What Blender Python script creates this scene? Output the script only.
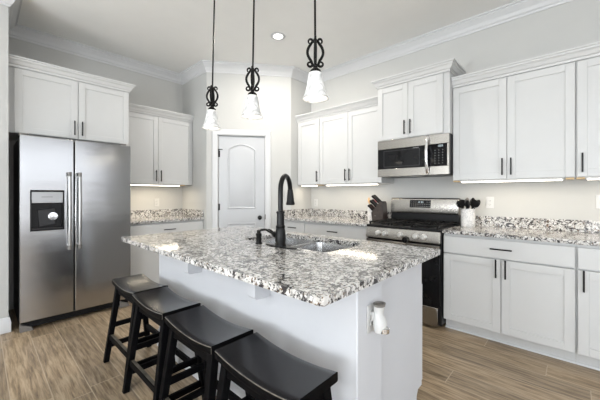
import bpy, bmesh, math, random
from mathutils import Vector, Matrix
random.seed(7)
for o in list(bpy.data.objects): bpy.data.objects.remove(o)
S = bpy.context.scene
COL = S.collection
PI = math.pi

# ---------------------------------------------------------------- camera
CAM = Vector((4.4518, -3.5132, 1.2394)); YAW = 42.7844
cd = bpy.data.cameras.new('camera'); cam = bpy.data.objects.new('camera', cd); COL.objects.link(cam)
cam.location = CAM; cam.rotation_euler = (PI/2, 0, math.radians(YAW))
cd.sensor_width = 36; cd.lens = 297.57/600*36; cd.shift_y = -(200-194.05)/600; cd.clip_start = .05
S.camera = cam
# ---------------------------------------------------------------- world, light, exposure
S.view_settings.view_transform = 'Standard'; S.view_settings.look = 'None'
S.view_settings.gamma = 1; S.view_settings.use_curve_mapping = False
S.view_settings.exposure = 0.12
W = bpy.data.worlds.new('sky'); S.world = W; W.use_nodes = True
bg = W.node_tree.nodes['Background']; bg.inputs[1].default_value = 1.0
_t = W.node_tree.nodes.new('ShaderNodeTexCoord'); _s = W.node_tree.nodes.new('ShaderNodeSeparateXYZ'); _r = W.node_tree.nodes.new('ShaderNodeValToRGB')
W.node_tree.links.new(_t.outputs['Generated'], _s.inputs[0]); W.node_tree.links.new(_s.outputs[2], _r.inputs[0]); W.node_tree.links.new(_r.outputs[0], bg.inputs[0])
_e = _r.color_ramp.elements; _e[0].position = 0.0; _e[0].color = (1.35, 1.36, 1.38, 1); _e[1].position = .02; _e[1].color = (2.15, 2.25, 2.4, 1)   # pale ground, bright hazy sky

def area(name, loc, direction, sx, sy, watts, col=(1, 1, 1)):
    l = bpy.data.lights.new(name, 'AREA'); l.shape = 'RECTANGLE'; l.size = sx; l.size_y = sy
    l.energy = watts; l.color = col
    o = bpy.data.objects.new(name, l); COL.objects.link(o); o.location = loc
    o.rotation_euler = Vector(direction).to_track_quat('-Z', 'Y').to_euler()
    return o
DAY = (.90, .95, 1)
XR, YB = 7.6, -7.6          # right and back walls of the open living space behind the camera
WINDOWS_BACK = [(1.5, 3.3), (4.6, 7.0)]          # x spans in wall_back
WINDOWS_RIGHT = [(-6.7, -4.85), (-4.75, -2.9), (-2.8, -.95)]     # y spans in wall_right
WZ = (.25, 2.75)
for (a, b), sky_w in zip(WINDOWS_BACK, (18, 92)):      # daylight from the sky, plus an added upward fill to brighten the ceiling
    area('window_daylight', ((a+b)/2, YB-.22, sum(WZ)/2), (0, 1, .1), b-a, WZ[1]-WZ[0], sky_w, DAY)
    area('ceiling_fill', ((a+b)/2, YB-.22, 1.1), (0, 1, 2.4), b-a, 1.7, 215, (.92, .965, 1))
for a, b in WINDOWS_RIGHT[:2]:
    area('window_daylight', (XR+.22, (a+b)/2, sum(WZ)/2), (-1, 0, .25), b-a, WZ[1]-WZ[0], 30, DAY)  # added fill lamps outside two windows, clear of the refrigerator's reflection
# ---------------------------------------------------------------- materials
def newmat(name):
    m = bpy.data.materials.new(name); m.use_nodes = True
    nt = m.node_tree; b = nt.nodes['Principled BSDF']
    return m, nt, b
def N(nt, t, **kw):
    n = nt.nodes.new(t)
    for k, v in kw.items():
        if k.startswith('_'): setattr(n, k[1:], v)
        else: n.inputs[k].default_value = v
    return n
def ramp(nt, stops, interp='LINEAR'):
    n = nt.nodes.new('ShaderNodeValToRGB'); n.color_ramp.interpolation = interp
    e = n.color_ramp.elements
    while len(e) < len(stops): e.new(.5)
    for el, (p, c) in zip(e, stops): el.position = p; el.color = (*c, 1) if len(c) == 3 else c
    return n
def objco(nt): return nt.nodes.new('ShaderNodeTexCoord').outputs['Object']
def plain(name, col, rough=.5, metal=0, spec=.5, vary=.03, scale=6, bump=0, bscale=60):
    m, nt, b = newmat(name); L = nt.links
    co = objco(nt)
    nz = N(nt, 'ShaderNodeTexNoise', Scale=scale, Detail=3.0); L.new(co, nz.inputs['Vector'])
    r = ramp(nt, [(.3, tuple(c*(1-vary) for c in col)), (.7, tuple(min(1, c*(1+vary)) for c in col))])
    L.new(nz.outputs[0], r.inputs[0]); L.new(r.outputs[0], b.inputs['Base Color'])
    b.inputs['Roughness'].default_value = rough; b.inputs['Metallic'].default_value = metal
    b.inputs['Specular IOR Level'].default_value = spec
    if bump:
        n2 = N(nt, 'ShaderNodeTexNoise', Scale=bscale, Detail=4.0); L.new(co, n2.inputs['Vector'])
        bp = N(nt, 'ShaderNodeBump', Strength=bump, Distance=.002); L.new(n2.outputs[0], bp.inputs['Height']); L.new(bp.outputs[0], b.inputs['Normal'])
    return m
def emissive(name, col, strength, base=(.9, .9, .9)):
    m, nt, b = newmat(name); b.inputs['Base Color'].default_value = (*base, 1)
    b.inputs['Emission Color'].default_value = (*col, 1); b.inputs['Emission Strength'].default_value = strength
    b.inputs['Roughness'].default_value = .4
    return m

M = {}
M['wall'] = plain('painted_wall', (.49, .49, .475), .85, spec=.2, vary=.01, bump=.08, bscale=180)
M['ceiling'] = plain('painted_ceiling', (.82, .82, .80), .9, spec=.1, vary=.01, bump=.1, bscale=120)
M['trim'] = plain('white_trim_paint', (.58, .585, .59), .4, vary=.01)
M['cab'] = plain('white_cabinet_paint', (.54, .543, .538), .38, vary=.01)
M['island'] = plain('white_island_paint', (.55, .56, .585), .5, vary=.01)
M['door'] = plain('cool_white_door_paint', (.47, .48, .495), .4, vary=.01)
M['black'] = plain('black_bronze', (.005, .0048, .0048), .28, spec=.2, vary=.2, scale=30)
M['iron'] = plain('dark_wrought_iron', (.007, .0065, .006), .45, spec=.15, vary=.3, scale=40, bump=.2)
M['blackglass'] = plain('black_glass', (.006, .006, .007), .05, spec=.22, vary=.1)
M['blackplastic'] = plain('black_plastic', (.009, .009, .0095), .35, spec=.2, vary=.1)
M['darkgap'] = plain('dark_grey_metal', (.03, .03, .032), .45, metal=.4, vary=.1)
M['gapgrey'] = plain('shadow_grey_plastic', (.22, .22, .22), .5, vary=.05)
M['chrome'] = plain('bright_chrome', (.85, .85, .86), .1, metal=1, vary=.02)
M['knob'] = plain('satin_knob_metal', (.72, .71, .69), .35, metal=.6, vary=.02)
M['plate'] = plain('white_plastic', (.55, .55, .54), .35, vary=.01)
M['rawwood'] = plain('raw_wood', (.55, .40, .22), .6, vary=.15, scale=20)
M['blockwood'] = plain('dark_walnut', (.030, .020, .016), .4, vary=.35, scale=25)
M['spoonwood'] = plain('pale_wood', (.55, .36, .18), .5, vary=.15, scale=30)
M['pink'] = plain('pink_silicone', (.55, .16, .18), .4)
M['greymetal'] = plain('grey_nylon', (.16, .15, .14), .35, vary=.1)
M['ledglow'] = emissive('led_diffuser', (1, .92, .78), 4)
M['canglow'] = emissive('can_light_lens', (1, .97, .92), 8)
M['bulb'] = emissive('bulb_glow', (1, .96, .88), 3)
M['led'] = emissive('clock_digits', (.8, .95, 1), .8, (.02, .02, .02))
M['print'] = plain('pale_grey_print', (.22, .22, .22), .5)

# stainless steel with faint waviness
def steel(name, col, rough, wav, scale=(1, 1, 1)):
    m, nt, b = newmat(name); L = nt.links
    b.inputs['Base Color'].default_value = (*col, 1); b.inputs['Metallic'].default_value = 1; b.inputs['Roughness'].default_value = rough
    mp = N(nt, 'ShaderNodeMapping'); mp.inputs['Scale'].default_value = scale
    L.new(objco(nt), mp.inputs['Vector'])
    n = N(nt, 'ShaderNodeTexNoise', Scale=2.2, Detail=2.0); L.new(mp.outputs[0], n.inputs['Vector'])
    bp = N(nt, 'ShaderNodeBump', Strength=wav, Distance=.02); L.new(n.outputs[0], bp.inputs['Height'])
    L.new(bp.outputs[0], b.inputs['Normal'])
    return m
M['steel'] = steel('brushed_stainless_steel', (.46, .46, .465), .18, .10, (.6, .6, 2.2))
M['steel2'] = steel('warm_stainless_steel', (.35, .332, .305), .27, .03)
M['handlesteel'] = steel('dull_steel_handle', (.36, .36, .36), .32, .03)
M['sinksteel'] = steel('satin_sink_steel', (.45, .45, .45), .26, .05)

def granite(name):
    m, nt, b = newmat(name); L = nt.links; co = objco(nt)
    def mix(fac, c1, c2):
        x = N(nt, 'ShaderNodeMix', _data_type='RGBA'); L.new(fac, x.inputs[0])
        (L.new(c1, x.inputs[6]) if not isinstance(c1, tuple) else setattr(x.inputs[6], 'default_value', (*c1, 1)))
        (L.new(c2, x.inputs[7]) if not isinstance(c2, tuple) else setattr(x.inputs[7], 'default_value', (*c2, 1)))
        return x.outputs[2]
    def noise(scale, detail=4., dist=0., rough=.6):
        n = N(nt, 'ShaderNodeTexNoise', Scale=scale, Detail=detail, Distortion=dist, Roughness=rough); L.new(co, n.inputs['Vector']); return n.outputs[0]
    def thr(x, a, c):
        r = ramp(nt, [(a, (0, 0, 0)), (c, (1, 1, 1))]); L.new(x, r.inputs[0]); return r.outputs[0]
    base = mix(thr(noise(11, 3), .40, .62), (.66, .65, .63), (.47, .455, .425))
    base = mix(thr(noise(34, 5, .8), .50, .56), base, (.24, .235, .23))         # grey clouds
    base = mix(thr(noise(62, 3, .4), .585, .64), base, (.15, .095, .055))        # brown garnet flecks
    v = N(nt, 'ShaderNodeTexVoronoi', Scale=120.0); L.new(co, v.inputs['Vector'])
    sx = N(nt, 'ShaderNodeSeparateColor'); L.new(v.outputs['Color'], sx.inputs[0])
    base = mix(thr(sx.outputs[0], .80, .84), base, (.68, .67, .655))             # white quartz grains
    base = mix(thr(sx.outputs[1], .88, .90), base, (.06, .055, .055))           # loose dark grains
    base = mix(thr(noise(40, 4, 1.1, .65), .565, .60), base, (.035, .033, .036)) # black mica clusters
    base = mix(thr(noise(19, 4, .9, .6), .585, .62), base, (.04, .036, .038))     # a few larger ones
    L.new(base, b.inputs['Base Color']); b.inputs['Roughness'].default_value = .09; b.inputs['Specular IOR Level'].default_value = .5
    return m
M['granite'] = granite('speckled_granite')

def planks():
    m, nt, b = newmat('wood_look_plank_tile'); L = nt.links
    co = objco(nt); sp = N(nt, 'ShaderNodeSeparateXYZ'); L.new(co, sp.inputs[0])
    def mth(op, a, c=None):
        n = N(nt, 'ShaderNodeMath', _operation=op)
        for i, q in enumerate((a, c)):
            if q is None: continue
            if isinstance(q, (int, float)): n.inputs[i].default_value = q
            else: L.new(q, n.inputs[i])
        return n.outputs[0]
    RH, PL = .178, 1.2
    ry = mth('DIVIDE', mth('ADD', sp.outputs[1], 3.205+RH*40), RH); row = mth('FLOOR', ry)
    wn = N(nt, 'ShaderNodeTexWhiteNoise', _noise_dimensions='1D'); L.new(row, wn.inputs['W'])
    rx = mth('ADD', mth('DIVIDE', sp.outputs[0], PL), mth('ADD', wn.outputs['Value'], 20.0)); colm = mth('FLOOR', rx)
    cv = N(nt, 'ShaderNodeCombineXYZ'); L.new(row, cv.inputs[0]); L.new(colm, cv.inputs[1])
    w2 = N(nt, 'ShaderNodeTexWhiteNoise', _noise_dimensions='2D'); L.new(cv.outputs[0], w2.inputs['Vector'])
    fy = mth('FRACT', ry); fx = mth('FRACT', rx)
    dy = mth('MULTIPLY', mth('MINIMUM', fy, mth('SUBTRACT', 1., fy)), RH)
    dx = mth('MULTIPLY', mth('MINIMUM', fx, mth('SUBTRACT', 1., fx)), PL)
    d = mth('MINIMUM', dx, dy)
    jr = ramp(nt, [(.0020, (1, 1, 1)), (.0038, (0, 0, 0))]); L.new(d, jr.inputs[0])
    # grain: stretched noise, shifted per plank
    sh = N(nt, 'ShaderNodeVectorMath', _operation='SCALE'); L.new(w2.outputs['Color'], sh.inputs[0]); sh.inputs['Scale'].default_value = 9.
    ad = N(nt, 'ShaderNodeVectorMath', _operation='ADD'); L.new(co, ad.inputs[0]); L.new(sh.outputs[0], ad.inputs[1])
    mp = N(nt, 'ShaderNodeMapping'); mp.inputs['Scale'].default_value = (1.3, 17, 1); L.new(ad.outputs[0], mp.inputs['Vector'])
    g = N(nt, 'ShaderNodeTexNoise', Scale=3.0, Detail=8.0, Roughness=.68, Distortion=.35); L.new(mp.outputs[0], g.inputs['Vector'])
    gr = ramp(nt, [(.30, (.10, .068, .040)), (.46, (.25, .183, .115)), (.56, (.37, .282, .188)), (.72, (.47, .375, .265))]); L.new(g.outputs[0], gr.inputs[0])
    tn = ramp(nt, [(0, (.74, .73, .72)), (.5, (.92, .92, .92)), (1, (1.1, 1.08, 1.05))]); L.new(w2.outputs['Value'], tn.inputs[0])
    mu = N(nt, 'ShaderNodeMix', _data_type='RGBA', _blend_type='MULTIPLY'); mu.inputs[0].default_value = 1
    L.new(gr.outputs[0], mu.inputs[6]); L.new(tn.outputs[0], mu.inputs[7])
    mx = N(nt, 'ShaderNodeMix', _data_type='RGBA'); L.new(jr.outputs[0], mx.inputs[0]); L.new(mu.outputs[2], mx.inputs[6]); mx.inputs[7].default_value = (.47, .385, .285, 1)
    L.new(mx.outputs[2], b.inputs['Base Color']); b.inputs['Roughness'].default_value = .36
    bp = N(nt, 'ShaderNodeBump', Strength=.25, Distance=.002); L.new(g.outputs[0], bp.inputs['Height']); L.new(bp.outputs[0], b.inputs['Normal'])
    return m
M['floor'] = planks()

def crock_mat():
    m, nt, b = newmat('white_stoneware_with_grey_motif'); L = nt.links; co = objco(nt)
    n = N(nt, 'ShaderNodeTexNoise', Scale=38.0, Detail=2.0, Distortion=1.5); L.new(co, n.inputs['Vector'])
    r = ramp(nt, [(.50, (.68, .67, .655)), (.55, (.34, .34, .35)), (.60, (.68, .67, .655))]); L.new(n.outputs[0], r.inputs[0])
    L.new(r.outputs[0], b.inputs['Base Color']); b.inputs['Roughness'].default_value = .3
    return m
M['crock'] = crock_mat()

def stoolmat():
    m, nt, b = newmat('black_stool_lacquer'); L = nt.links; co = objco(nt)
    n = N(nt, 'ShaderNodeTexNoise', Scale=9.0, Detail=4.0); L.new(co, n.inputs['Vector'])
    r = ramp(nt, [(.35, (.006, .006, .008)), (.7, (.016, .015, .016))]); L.new(n.outputs[0], r.inputs[0]); L.new(r.outputs[0], b.inputs['Base Color'])
    rr = ramp(nt, [(.3, (.20, .20, .20)), (.7, (.23, .23, .23))]); L.new(n.outputs[0], rr.inputs[0]); L.new(rr.outputs[0], b.inputs['Roughness']); b.inputs['Specular IOR Level'].default_value = .4
    return m
M['stool'] = stoolmat()
M['worn'] = plain('worn_bare_edge', (.085, .075, .06), .5, vary=.8, scale=14)
M['stoolleg'] = plain('black_stool_legs', (.0035, .0035, .004), .5, spec=.04, vary=.3, scale=20)

def shade_mat():
    m, nt, b = newmat('alabaster_glass'); L = nt.links; co = objco(nt)
    n = N(nt, 'ShaderNodeTexNoise', Scale=14.0, Detail=3.0, Distortion=1.2); L.new(co, n.inputs['Vector'])
    r = ramp(nt, [(.40, (.45, .45, .445)), (.58, (.80, .80, .79))]); L.new(n.outputs[0], r.inputs[0])
    L.new(r.outputs[0], b.inputs['Base Color']); L.new(r.outputs[0], b.inputs['Emission Color'])
    b.inputs['Emission Strength'].default_value = .16; b.inputs['Roughness'].default_value = .3
    return m
M['shade'] = shade_mat()
def glass_mat():
    m, nt, b = newmat('window_glass'); L = nt.links
    t = N(nt, 'ShaderNodeBsdfTransparent'); g = N(nt, 'ShaderNodeBsdfGlossy', Roughness=.02)
    x = N(nt, 'ShaderNodeMixShader'); x.inputs[0].default_value = .05
    L.new(t.outputs[0], x.inputs[1]); L.new(g.outputs[0], x.inputs[2]); L.new(x.outputs[0], nt.nodes['Material Output'].inputs[0])
    return m
M['glass'] = glass_mat()

# ---------------------------------------------------------------- mesh helpers
class MB:
    def __init__(s): s.bm = bmesh.new()
    def box(s, x0, x1, y0, y1, z0, z1):
        v = [s.bm.verts.new(p) for p in ((x0,y0,z0),(x1,y0,z0),(x1,y1,z0),(x0,y1,z0),(x0,y0,z1),(x1,y0,z1),(x1,y1,z1),(x0,y1,z1))]
        for f in ((0,3,2,1),(4,5,6,7),(0,1,5,4),(1,2,6,5),(2,3,7,6),(3,0,4,7)): s.bm.faces.new([v[i] for i in f])
        return s
    def loft(s, loops, cap0=True, cap1=True, closed=True, mat=0):
        rows = [[s.bm.verts.new(p) for p in l] for l in loops]; n = len(rows[0])
        for a, b in zip(rows, rows[1:]):
            for i in range(n if closed else n-1):
                f = s.bm.faces.new((a[i], a[(i+1) % n], b[(i+1) % n], b[i])); f.material_index = mat
        if cap0: s.bm.faces.new(list(reversed(rows[0])))
        if cap1: s.bm.faces.new(rows[-1])
        return rows
    def prism(s, poly, a, b, fn):      # poly of 2D points, swept between depths a and b; fn(u, v, depth) -> 3D
        s.loft([[fn(u, v, a) for u, v in poly], [fn(u, v, b) for u, v in poly]]); return s
    def tube(s, pts, r, seg=8, caps=True):
        pts = [Vector(p) for p in pts]; n = len(pts)
        rs = r if isinstance(r, (list, tuple)) else [r]*n
        t0 = (pts[1]-pts[0]).normalized(); ref = Vector((0, 0, 1)) if abs(t0.z) < .9 else Vector((1, 0, 0))
        nrm = t0.cross(ref).normalized(); loops = []
        for i, p in enumerate(pts):
            t = (pts[min(i+1, n-1)]-pts[max(i-1, 0)]).normalized()
            nrm = (nrm - t*nrm.dot(t)).normalized(); bn = t.cross(nrm)
            loops.append([p+(nrm*math.cos(2*PI*k/seg)+bn*math.sin(2*PI*k/seg))*rs[i] for k in range(seg)])
        s.loft(loops, caps, caps); return s
    def bar(s, p0, p1, w, d, w1=None, d1=None, up=None):   # square bar from p0 to p1 with horizontal cross-section
        p0, p1 = Vector(p0), Vector(p1); w1 = w1 or w; d1 = d1 or d
        q = lambda p, w, d: [p+Vector((sx*w/2, sy*d/2, 0)) for sx, sy in ((-1,-1),(1,-1),(1,1),(-1,1))]
        s.loft([q(p0, w, d), q(p1, w1, d1)]); return s
    def lathe(s, prof, c=(0, 0, 0), seg=24, cap0=True, cap1=True, axis='z'):
        def P(r, h, a):
            x, y = r*math.cos(a), r*math.sin(a)
            v = {'z': (x, y, h), 'x': (h, x, y), 'y': (x, h, y)}[axis]
            return Vector(c)+Vector(v)
        s.loft([[P(max(r, 1e-4), h, 2*PI*k/seg) for k in range(seg)] for r, h in prof], cap0, cap1); return s
    def sweep(s, path, prof, fn, closed=False, caps=True):
        # path 2D, offset to the RIGHT of travel by profile o; fn(u, v, h) -> 3D
        n = len(path); P = [Vector(p) for p in path]; offs = []
        for i in range(n):
            def nd(a, b): d = (P[b]-P[a]).normalized(); return Vector((d.y, -d.x))
            if closed: n1, n2 = nd((i-1) % n, i), nd(i, (i+1) % n)
            else:
                n1 = nd(max(i-1, 0), max(i, 1)) if i > 0 else nd(0, 1)
                n2 = nd(i, i+1) if i < n-1 else n1
            mv = n1+n2; mv = mv/(mv.dot(n1)); offs.append(mv)
        loops = [[fn(*(P[i]+offs[i]*o), h) for o, h in prof] for i in range(n)]
        if closed: loops.append(loops[0]); caps = False
        s.loft(loops, caps, caps); return s
    def shaker(s, x0, x1, z0, z1, yf, yb, rail=.058, rec=.008):
        s.box(x0, x0+rail, yf, yb, z0, z1); s.box(x1-rail, x1, yf, yb, z0, z1)
        s.box(x0+rail, x1-rail, yf, yb, z0, z0+rail); s.box(x0+rail, x1-rail, yf, yb, z1-rail, z1)
        s.box(x0+rail-.001, x1-rail+.001, yf+rec, yb, z0+rail-.001, z1-rail+.001); return s
    def build(s, name, mats, parent=None, bevel=0, smooth=True, seg=2, loc=None, rot=None, subsurf=0, ang=35):
        bmesh.ops.remove_doubles(s.bm, verts=s.bm.verts, dist=1e-6) if False else None
        bmesh.ops.recalc_face_normals(s.bm, faces=s.bm.faces)
        me = bpy.data.meshes.new(name); s.bm.to_mesh(me); s.bm.free()
        mats = mats if isinstance(mats, (list, tuple)) else [mats]
        for m in mats: me.materials.append(m)
        if smooth:
            for p in me.polygons: p.use_smooth = True
            me.set_sharp_from_angle(angle=math.radians(ang))
        o = bpy.data.objects.new(name, me); COL.objects.link(o)
        if parent: o.parent = parent
        if loc: o.location = loc
        if rot: o.rotation_euler = rot
        if bevel:
            b = o.modifiers.new('bevel', 'BEVEL'); b.width = bevel; b.segments = seg; b.limit_method = 'ANGLE'; b.angle_limit = math.radians(40)
            b.harden_normals = False
        if subsurf:
            u = o.modifiers.new('sub', 'SUBSURF'); u.levels = u.render_levels = subsurf
        return o
def tag(o, label, cat, group=None):
    o['label'] = label; o['category'] = cat
    if group: o['group'] = group
    return o
def thing(name, label, cat, loc=(0, 0, 0), rotz=0, group=None):
    o = bpy.data.objects.new(name, None); COL.objects.link(o); o.empty_display_size = .1
    o.location = loc; o.rotation_euler = (0, 0, rotz)
    return tag(o, label, cat, group)
def struct(o): o['kind'] = 'structure'; return o
def rrect(x0, x1, y0, y1, r, n=5):
    pts = []
    for cx, cy, a in ((x1-r, y0+r, -PI/2), (x1-r, y1-r, 0), (x0+r, y1-r, PI/2), (x0+r, y0+r, PI)):
        for k in range(n+1): t = a+PI/2*k/n; pts.append((cx+r*math.cos(t), cy+r*math.sin(t)))
    return pts
ID = lambda u, v, h: (u, v, h)

# ================================================================ THE ROOM
CH = 3.048
WL = .711                    # face of the wall beside the refrigerator
PA = (.715, -1.375); PB = (1.44, -.45)     # diagonal pantry wall
T = .12
struct(MB().box(-.3, XR+.3, YB-.3, .3, -.1, 0).build('floor', M['floor'], smooth=False))
struct(MB().box(-.3, XR+.3, YB-.3, .3, CH, CH+.1).build('ceiling', M['ceiling'], smooth=False))
struct(MB().box(-T, 0, -3.33, .12, 0, CH).build('wall_fridge_side', M['wall'], smooth=False))
struct(MB().box(-T, WL, YB, -3.33, 0, CH).build('wall_left', M['wall'], smooth=False))
struct(MB().box(0, XR, 0, T, 0, CH).build('wall_range_side', M['wall'], smooth=False))
def wall_with_holes(name, a0, a1, holes, fn):   # fn(a, depth, z)
    mb = MB()
    def bx(a, b, z0, z1):
        p, q = fn(a, 0), fn(b, T)
        mb.box(min(p[0], q[0]), max(p[0], q[0]), min(p[1], q[1]), max(p[1], q[1]), z0, z1)
    bx(a0, a1, 0, WZ[0]); bx(a0, a1, WZ[1], CH)
    e = [a0]
    for h in holes: e += list(h)
    e.append(a1)
    for i in range(0, len(e), 2): bx(e[i], e[i+1], *WZ)
    return struct(mb.build(name, M['wall'], smooth=False))
wall_with_holes('wall_back', WL, XR, WINDOWS_BACK, lambda a, d: (a, YB-d))
wall_with_holes('wall_right', YB, 0, WINDOWS_RIGHT, lambda a, d: (XR+d, a))
wn = 0
for horiz, spans in ((1, WINDOWS_BACK), (0, WINDOWS_RIGHT)):
    for a, b in spans:
        wn += 1
        r = struct(bpy.data.objects.new('window_%d' % wn, None)); COL.objects.link(r)
        r.location = ((a+b)/2, YB, WZ[0]) if horiz else (XR, (a+b)/2, WZ[0]); r.rotation_euler = (0, 0, PI if horiz else PI/2)
        w, h = (b-a)/2, WZ[1]-WZ[0]
        fr = MB(); fr.sweep([(-w, 0), (-w, h), (w, h), (w, 0)], [(0, .03), (.05, .03), (.05, .09), (0, .09)], lambda u, v, d: (u, d, v), closed=True)
        fr.box(-w, w, .04, .08, h/2-.025, h/2+.025); fr.build('window_frame', M['trim'], r)
        MB().box(-w+.01, w-.01, .057, .063, .01, h-.01).build('pane', M['glass'], r, smooth=False)
        MB().sweep([(-w, 0), (-w, h), (w, h), (w, 0)], [(0, 0), (0, -.02), (-.09, -.02), (-.09, 0)], lambda u, v, d: (u, d, v), closed=True).build('window_casing', M['trim'], r)
# corner pantry: two short side walls and a diagonal wall with the door opening left for the door
uu = (Vector(PB)-Vector(PA)); DL = uu.length; uu.normalize(); ww = Vector((uu.y, -uu.x))   # ww points into the kitchen
DA = math.atan2(uu.y, uu.x)
D0, D1, DH = .158, .800, 2.055          # door opening along the diagonal
def dg(a, d, z): p = Vector(PA)+uu*a+ww*d; return (p.x, p.y, z)
mb = MB()
mb.prism([(0, 0), (.0, -1.375), PA, (PA[0]-.02, PA[1]+T), (0.0, -1.375+T)][1:], 0, CH, ID)
mb.build('wall_pantry_left', M['wall'], smooth=False)['kind'] = 'structure'
mb = MB(); mb.prism([(PB[0], 0), (PB[0]-T, 0), (PB[0]-T, PB[1]+.02), PB], 0, CH, ID)
mb.build('wall_pantry_right', M['wall'], smooth=False)['kind'] = 'structure'
mb = MB()
for a0, a1, z0, z1 in ((0, D0, 0, CH), (D1, DL, 0, CH), (D0, D1, DH, CH)):
    mb.loft([[dg(a0, 0, z0), dg(a1, 0, z0), dg(a1, -T, z0), dg(a0, -T, z0)], [dg(a0, 0, z1), dg(a1, 0, z1), dg(a1, -T, z1), dg(a0, -T, z1)]])
mb.build('wall_pantry', M['wall'], smooth=False)['kind'] = 'structure'

# crown moulding and baseboards
room = [(WL, YB), (WL, -3.33), (0, -3.33), (0, -1.375), PA, PB, (PB[0], 0), (XR, 0), (XR, YB)]
cp = [(0, -.125), (.010, -.125), (.014, -.108), (.026, -.098), (.040, -.070), (.064, -.042), (.078, -.030), (.080, -.016), (.094, -.014), (.094, 0), (0, 0)]
struct(MB().sweep(room, [(o, CH+h-.0005) for o, h in cp], ID, closed=True).build('trim_1', M['trim'], ang=14))
bb = [(0, 0), (.016, 0), (.016, .095), (.011, .103), (.011, .118), (.006, .132), (0, .135)]
struct(MB().sweep([(WL, YB), (WL, -3.33), (WL-.3, -3.33)], bb, ID).build('baseboard_left', M['trim']))
struct(MB().sweep([(XR, YB), (WL, YB)], bb, ID).build('baseboard_back', M['trim']))
struct(MB().sweep([(5.5, 0), (XR, 0), (XR, YB)], bb, ID).build('baseboard_right', M['trim']))

# pantry door
dr = struct(bpy.data.objects.new('door_1', None)); COL.objects.link(dr); dr.location = (PA[0], PA[1], 0); dr.rotation_euler = (0, 0, DA)
# local frame: x along the diagonal, -y into the kitchen
lf = MB(); g = .004
lf.box(D0+g, D1-g, .012, .047, .012, DH-g)
def panel_ring(z0, z1, x0, x1, arch):
    pts = [(x0, z0), (x0, z1)]
    if arch:
        n = 14
        for k in range(1, n):
            t = k/n; pts.append((x0+(x1-x0)*t, z1+arch*math.sin(PI*t)**.8))
    pts += [(x1, z1), (x1, z0)]
    return pts
XP0, XP1 = D0+.13, D1-.13
for z0, z1, ar in ((1.035, 1.865, .075), (.20, .83, 0)):
    path = panel_ring(z0, z1, XP0, XP1, ar)
    lf.sweep(path, [(-.004, .0121), (.0, .006), (.008, .003), (.016, .009), (.020, .0121)], lambda u, v, h: (u, h, v), closed=True)
    inner = panel_ring(z0+.05, z1-.045, XP0+.05, XP1-.05, ar*.8)
    out = panel_ring(z0+.034, z1-.03, XP0+.034, XP1-.034, ar*.9)
    lf.loft([[(u, .0121, v) for u, v in out], [(u, .006, v) for u, v in inner]], cap0=False)
leaf = lf.build('door_leaf', M['door'], dr)
cs = MB(); cprof = [(0, 0), (0, -.018), (-.016, -.020), (-.05, -.013), (-.062, -.016), (-.072, -.010), (-.075, 0)]
cs.sweep([(D0-.012, 0), (D0-.012, DH+.012), (D1+.012, DH+.012), (D1+.012, 0)], cprof, lambda u, v, h: (u, h-.0005, v))
cs.build('door_casing', M['trim'], dr)
jb = MB(); jb.sweep([(D0, 0), (D0, DH), (D1, DH), (D1, 0)], [(0, -.001), (-.012, -.001), (-.012, T-.002), (0, T-.002)], lambda u, v, h: (u, h, v)); jb.build('door_jamb', M['trim'], dr)
kn = MB(); kx, kz = D1-.072, .905
kn.lathe([(.031, -.0005), (.031, -.006), (.012, -.010), (.011, -.030), (.024, -.038), (.029, -.050), (.024, -.062), (.006, -.067)], (kx, .012, kz), axis='y', seg=20)
kn.build('door_knob', M['black'], dr)
for z in (1.80, 1.06, .25):
    hg = MB(); hg.lathe([(.007, -.048), (.007, .048)], (D0+.001, .004, z), seg=10); hg.box(D0+.004, D0+.022, .0095, .0125, z-.045, z+.045)
    hg.build('hinge', M['black'], dr)
hs = MB(); hs.tube([(D0+.002, .0, 1.852), (D0+.002, -.012, 1.858), (D0+.045, -.03, 1.858), (D0+.06, -.03, 1.855)], .006, 8); hs.build('door_stop', M['black'], dr)
MB().box(D1-.003, D1+.014, -.006, .0, .88, .95).build('strike_plate', M['greymetal'], dr)

# ================================================================ CABINETS
CROWN = [(0, 0), (.008, 0), (.010, .018), (.020, .026), (.032, .052), (.044, .064), (.046, .076), (.056, .078), (.056, .092), (0, .092)]
UZ0, UZ1 = 1.372, 2.285
def handle(parent, p, L, vert=True, proj=.032):
    mb = MB(); x, y, z = p; r = .0055
    if vert:
        mb.box(x-r, x+r, y-proj, y-proj+.010, z-L/2, z+L/2)
        for s in (-1, 1): mb.tube([(x, y, z+s*L*.38), (x, y-proj+.005, z+s*L*.38)], .0045, 8)
    else:
        mb.box(x-L/2, x+L/2, y-proj, y-proj+.010, z-r, z+r)
        for s in (-1, 1): mb.tube([(x+s*L*.38, y, z), (x+s*L*.38, y-proj+.005, z)], .0045, 8)
    return mb.build('handle', M['black'], parent, bevel=.0015)
def rect_frame(x0, x1, z0, z1, yf, yb):        # face frame as one mesh
    return None
def upper(label, x0, x1, doors, z0=UZ0, z1=UZ1, depth=.305, loc=(0, 0, 0), rotz=0, crown='', fill0=.0, crown_path=None):
    """x0..x1 in the wall frame; doors = [(xa, xb, handle side)]"""
    t = thing('upper_cabinet', label, 'cabinet', loc, rotz)
    MB().box(x0+.0005, x1-.0005, -depth, -.001, z0, z1+.04).build('cabinet_box', M['cab'], t, bevel=.0015)
    yf, yb = -depth-.021, -depth-.0015
    for xa, xb, side in doors:
        d = MB().shaker(xa, xb, z0+.004, z1-.006, yf, yb).build('door', M['cab'], t, bevel=.0018)
        hx = xb-.030 if side == 'R' else xa+.030
        handle(d, (hx, yf, z0+.112), .150)
    pts = crown_path or [(x0, -depth-.012), (x1, -depth-.012)]
    MB().sweep(pts, [(o, z1+.002+h) for o, h in CROWN], ID).build('crown', M['cab'], t, ang=14)
    return t
G = .002
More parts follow.
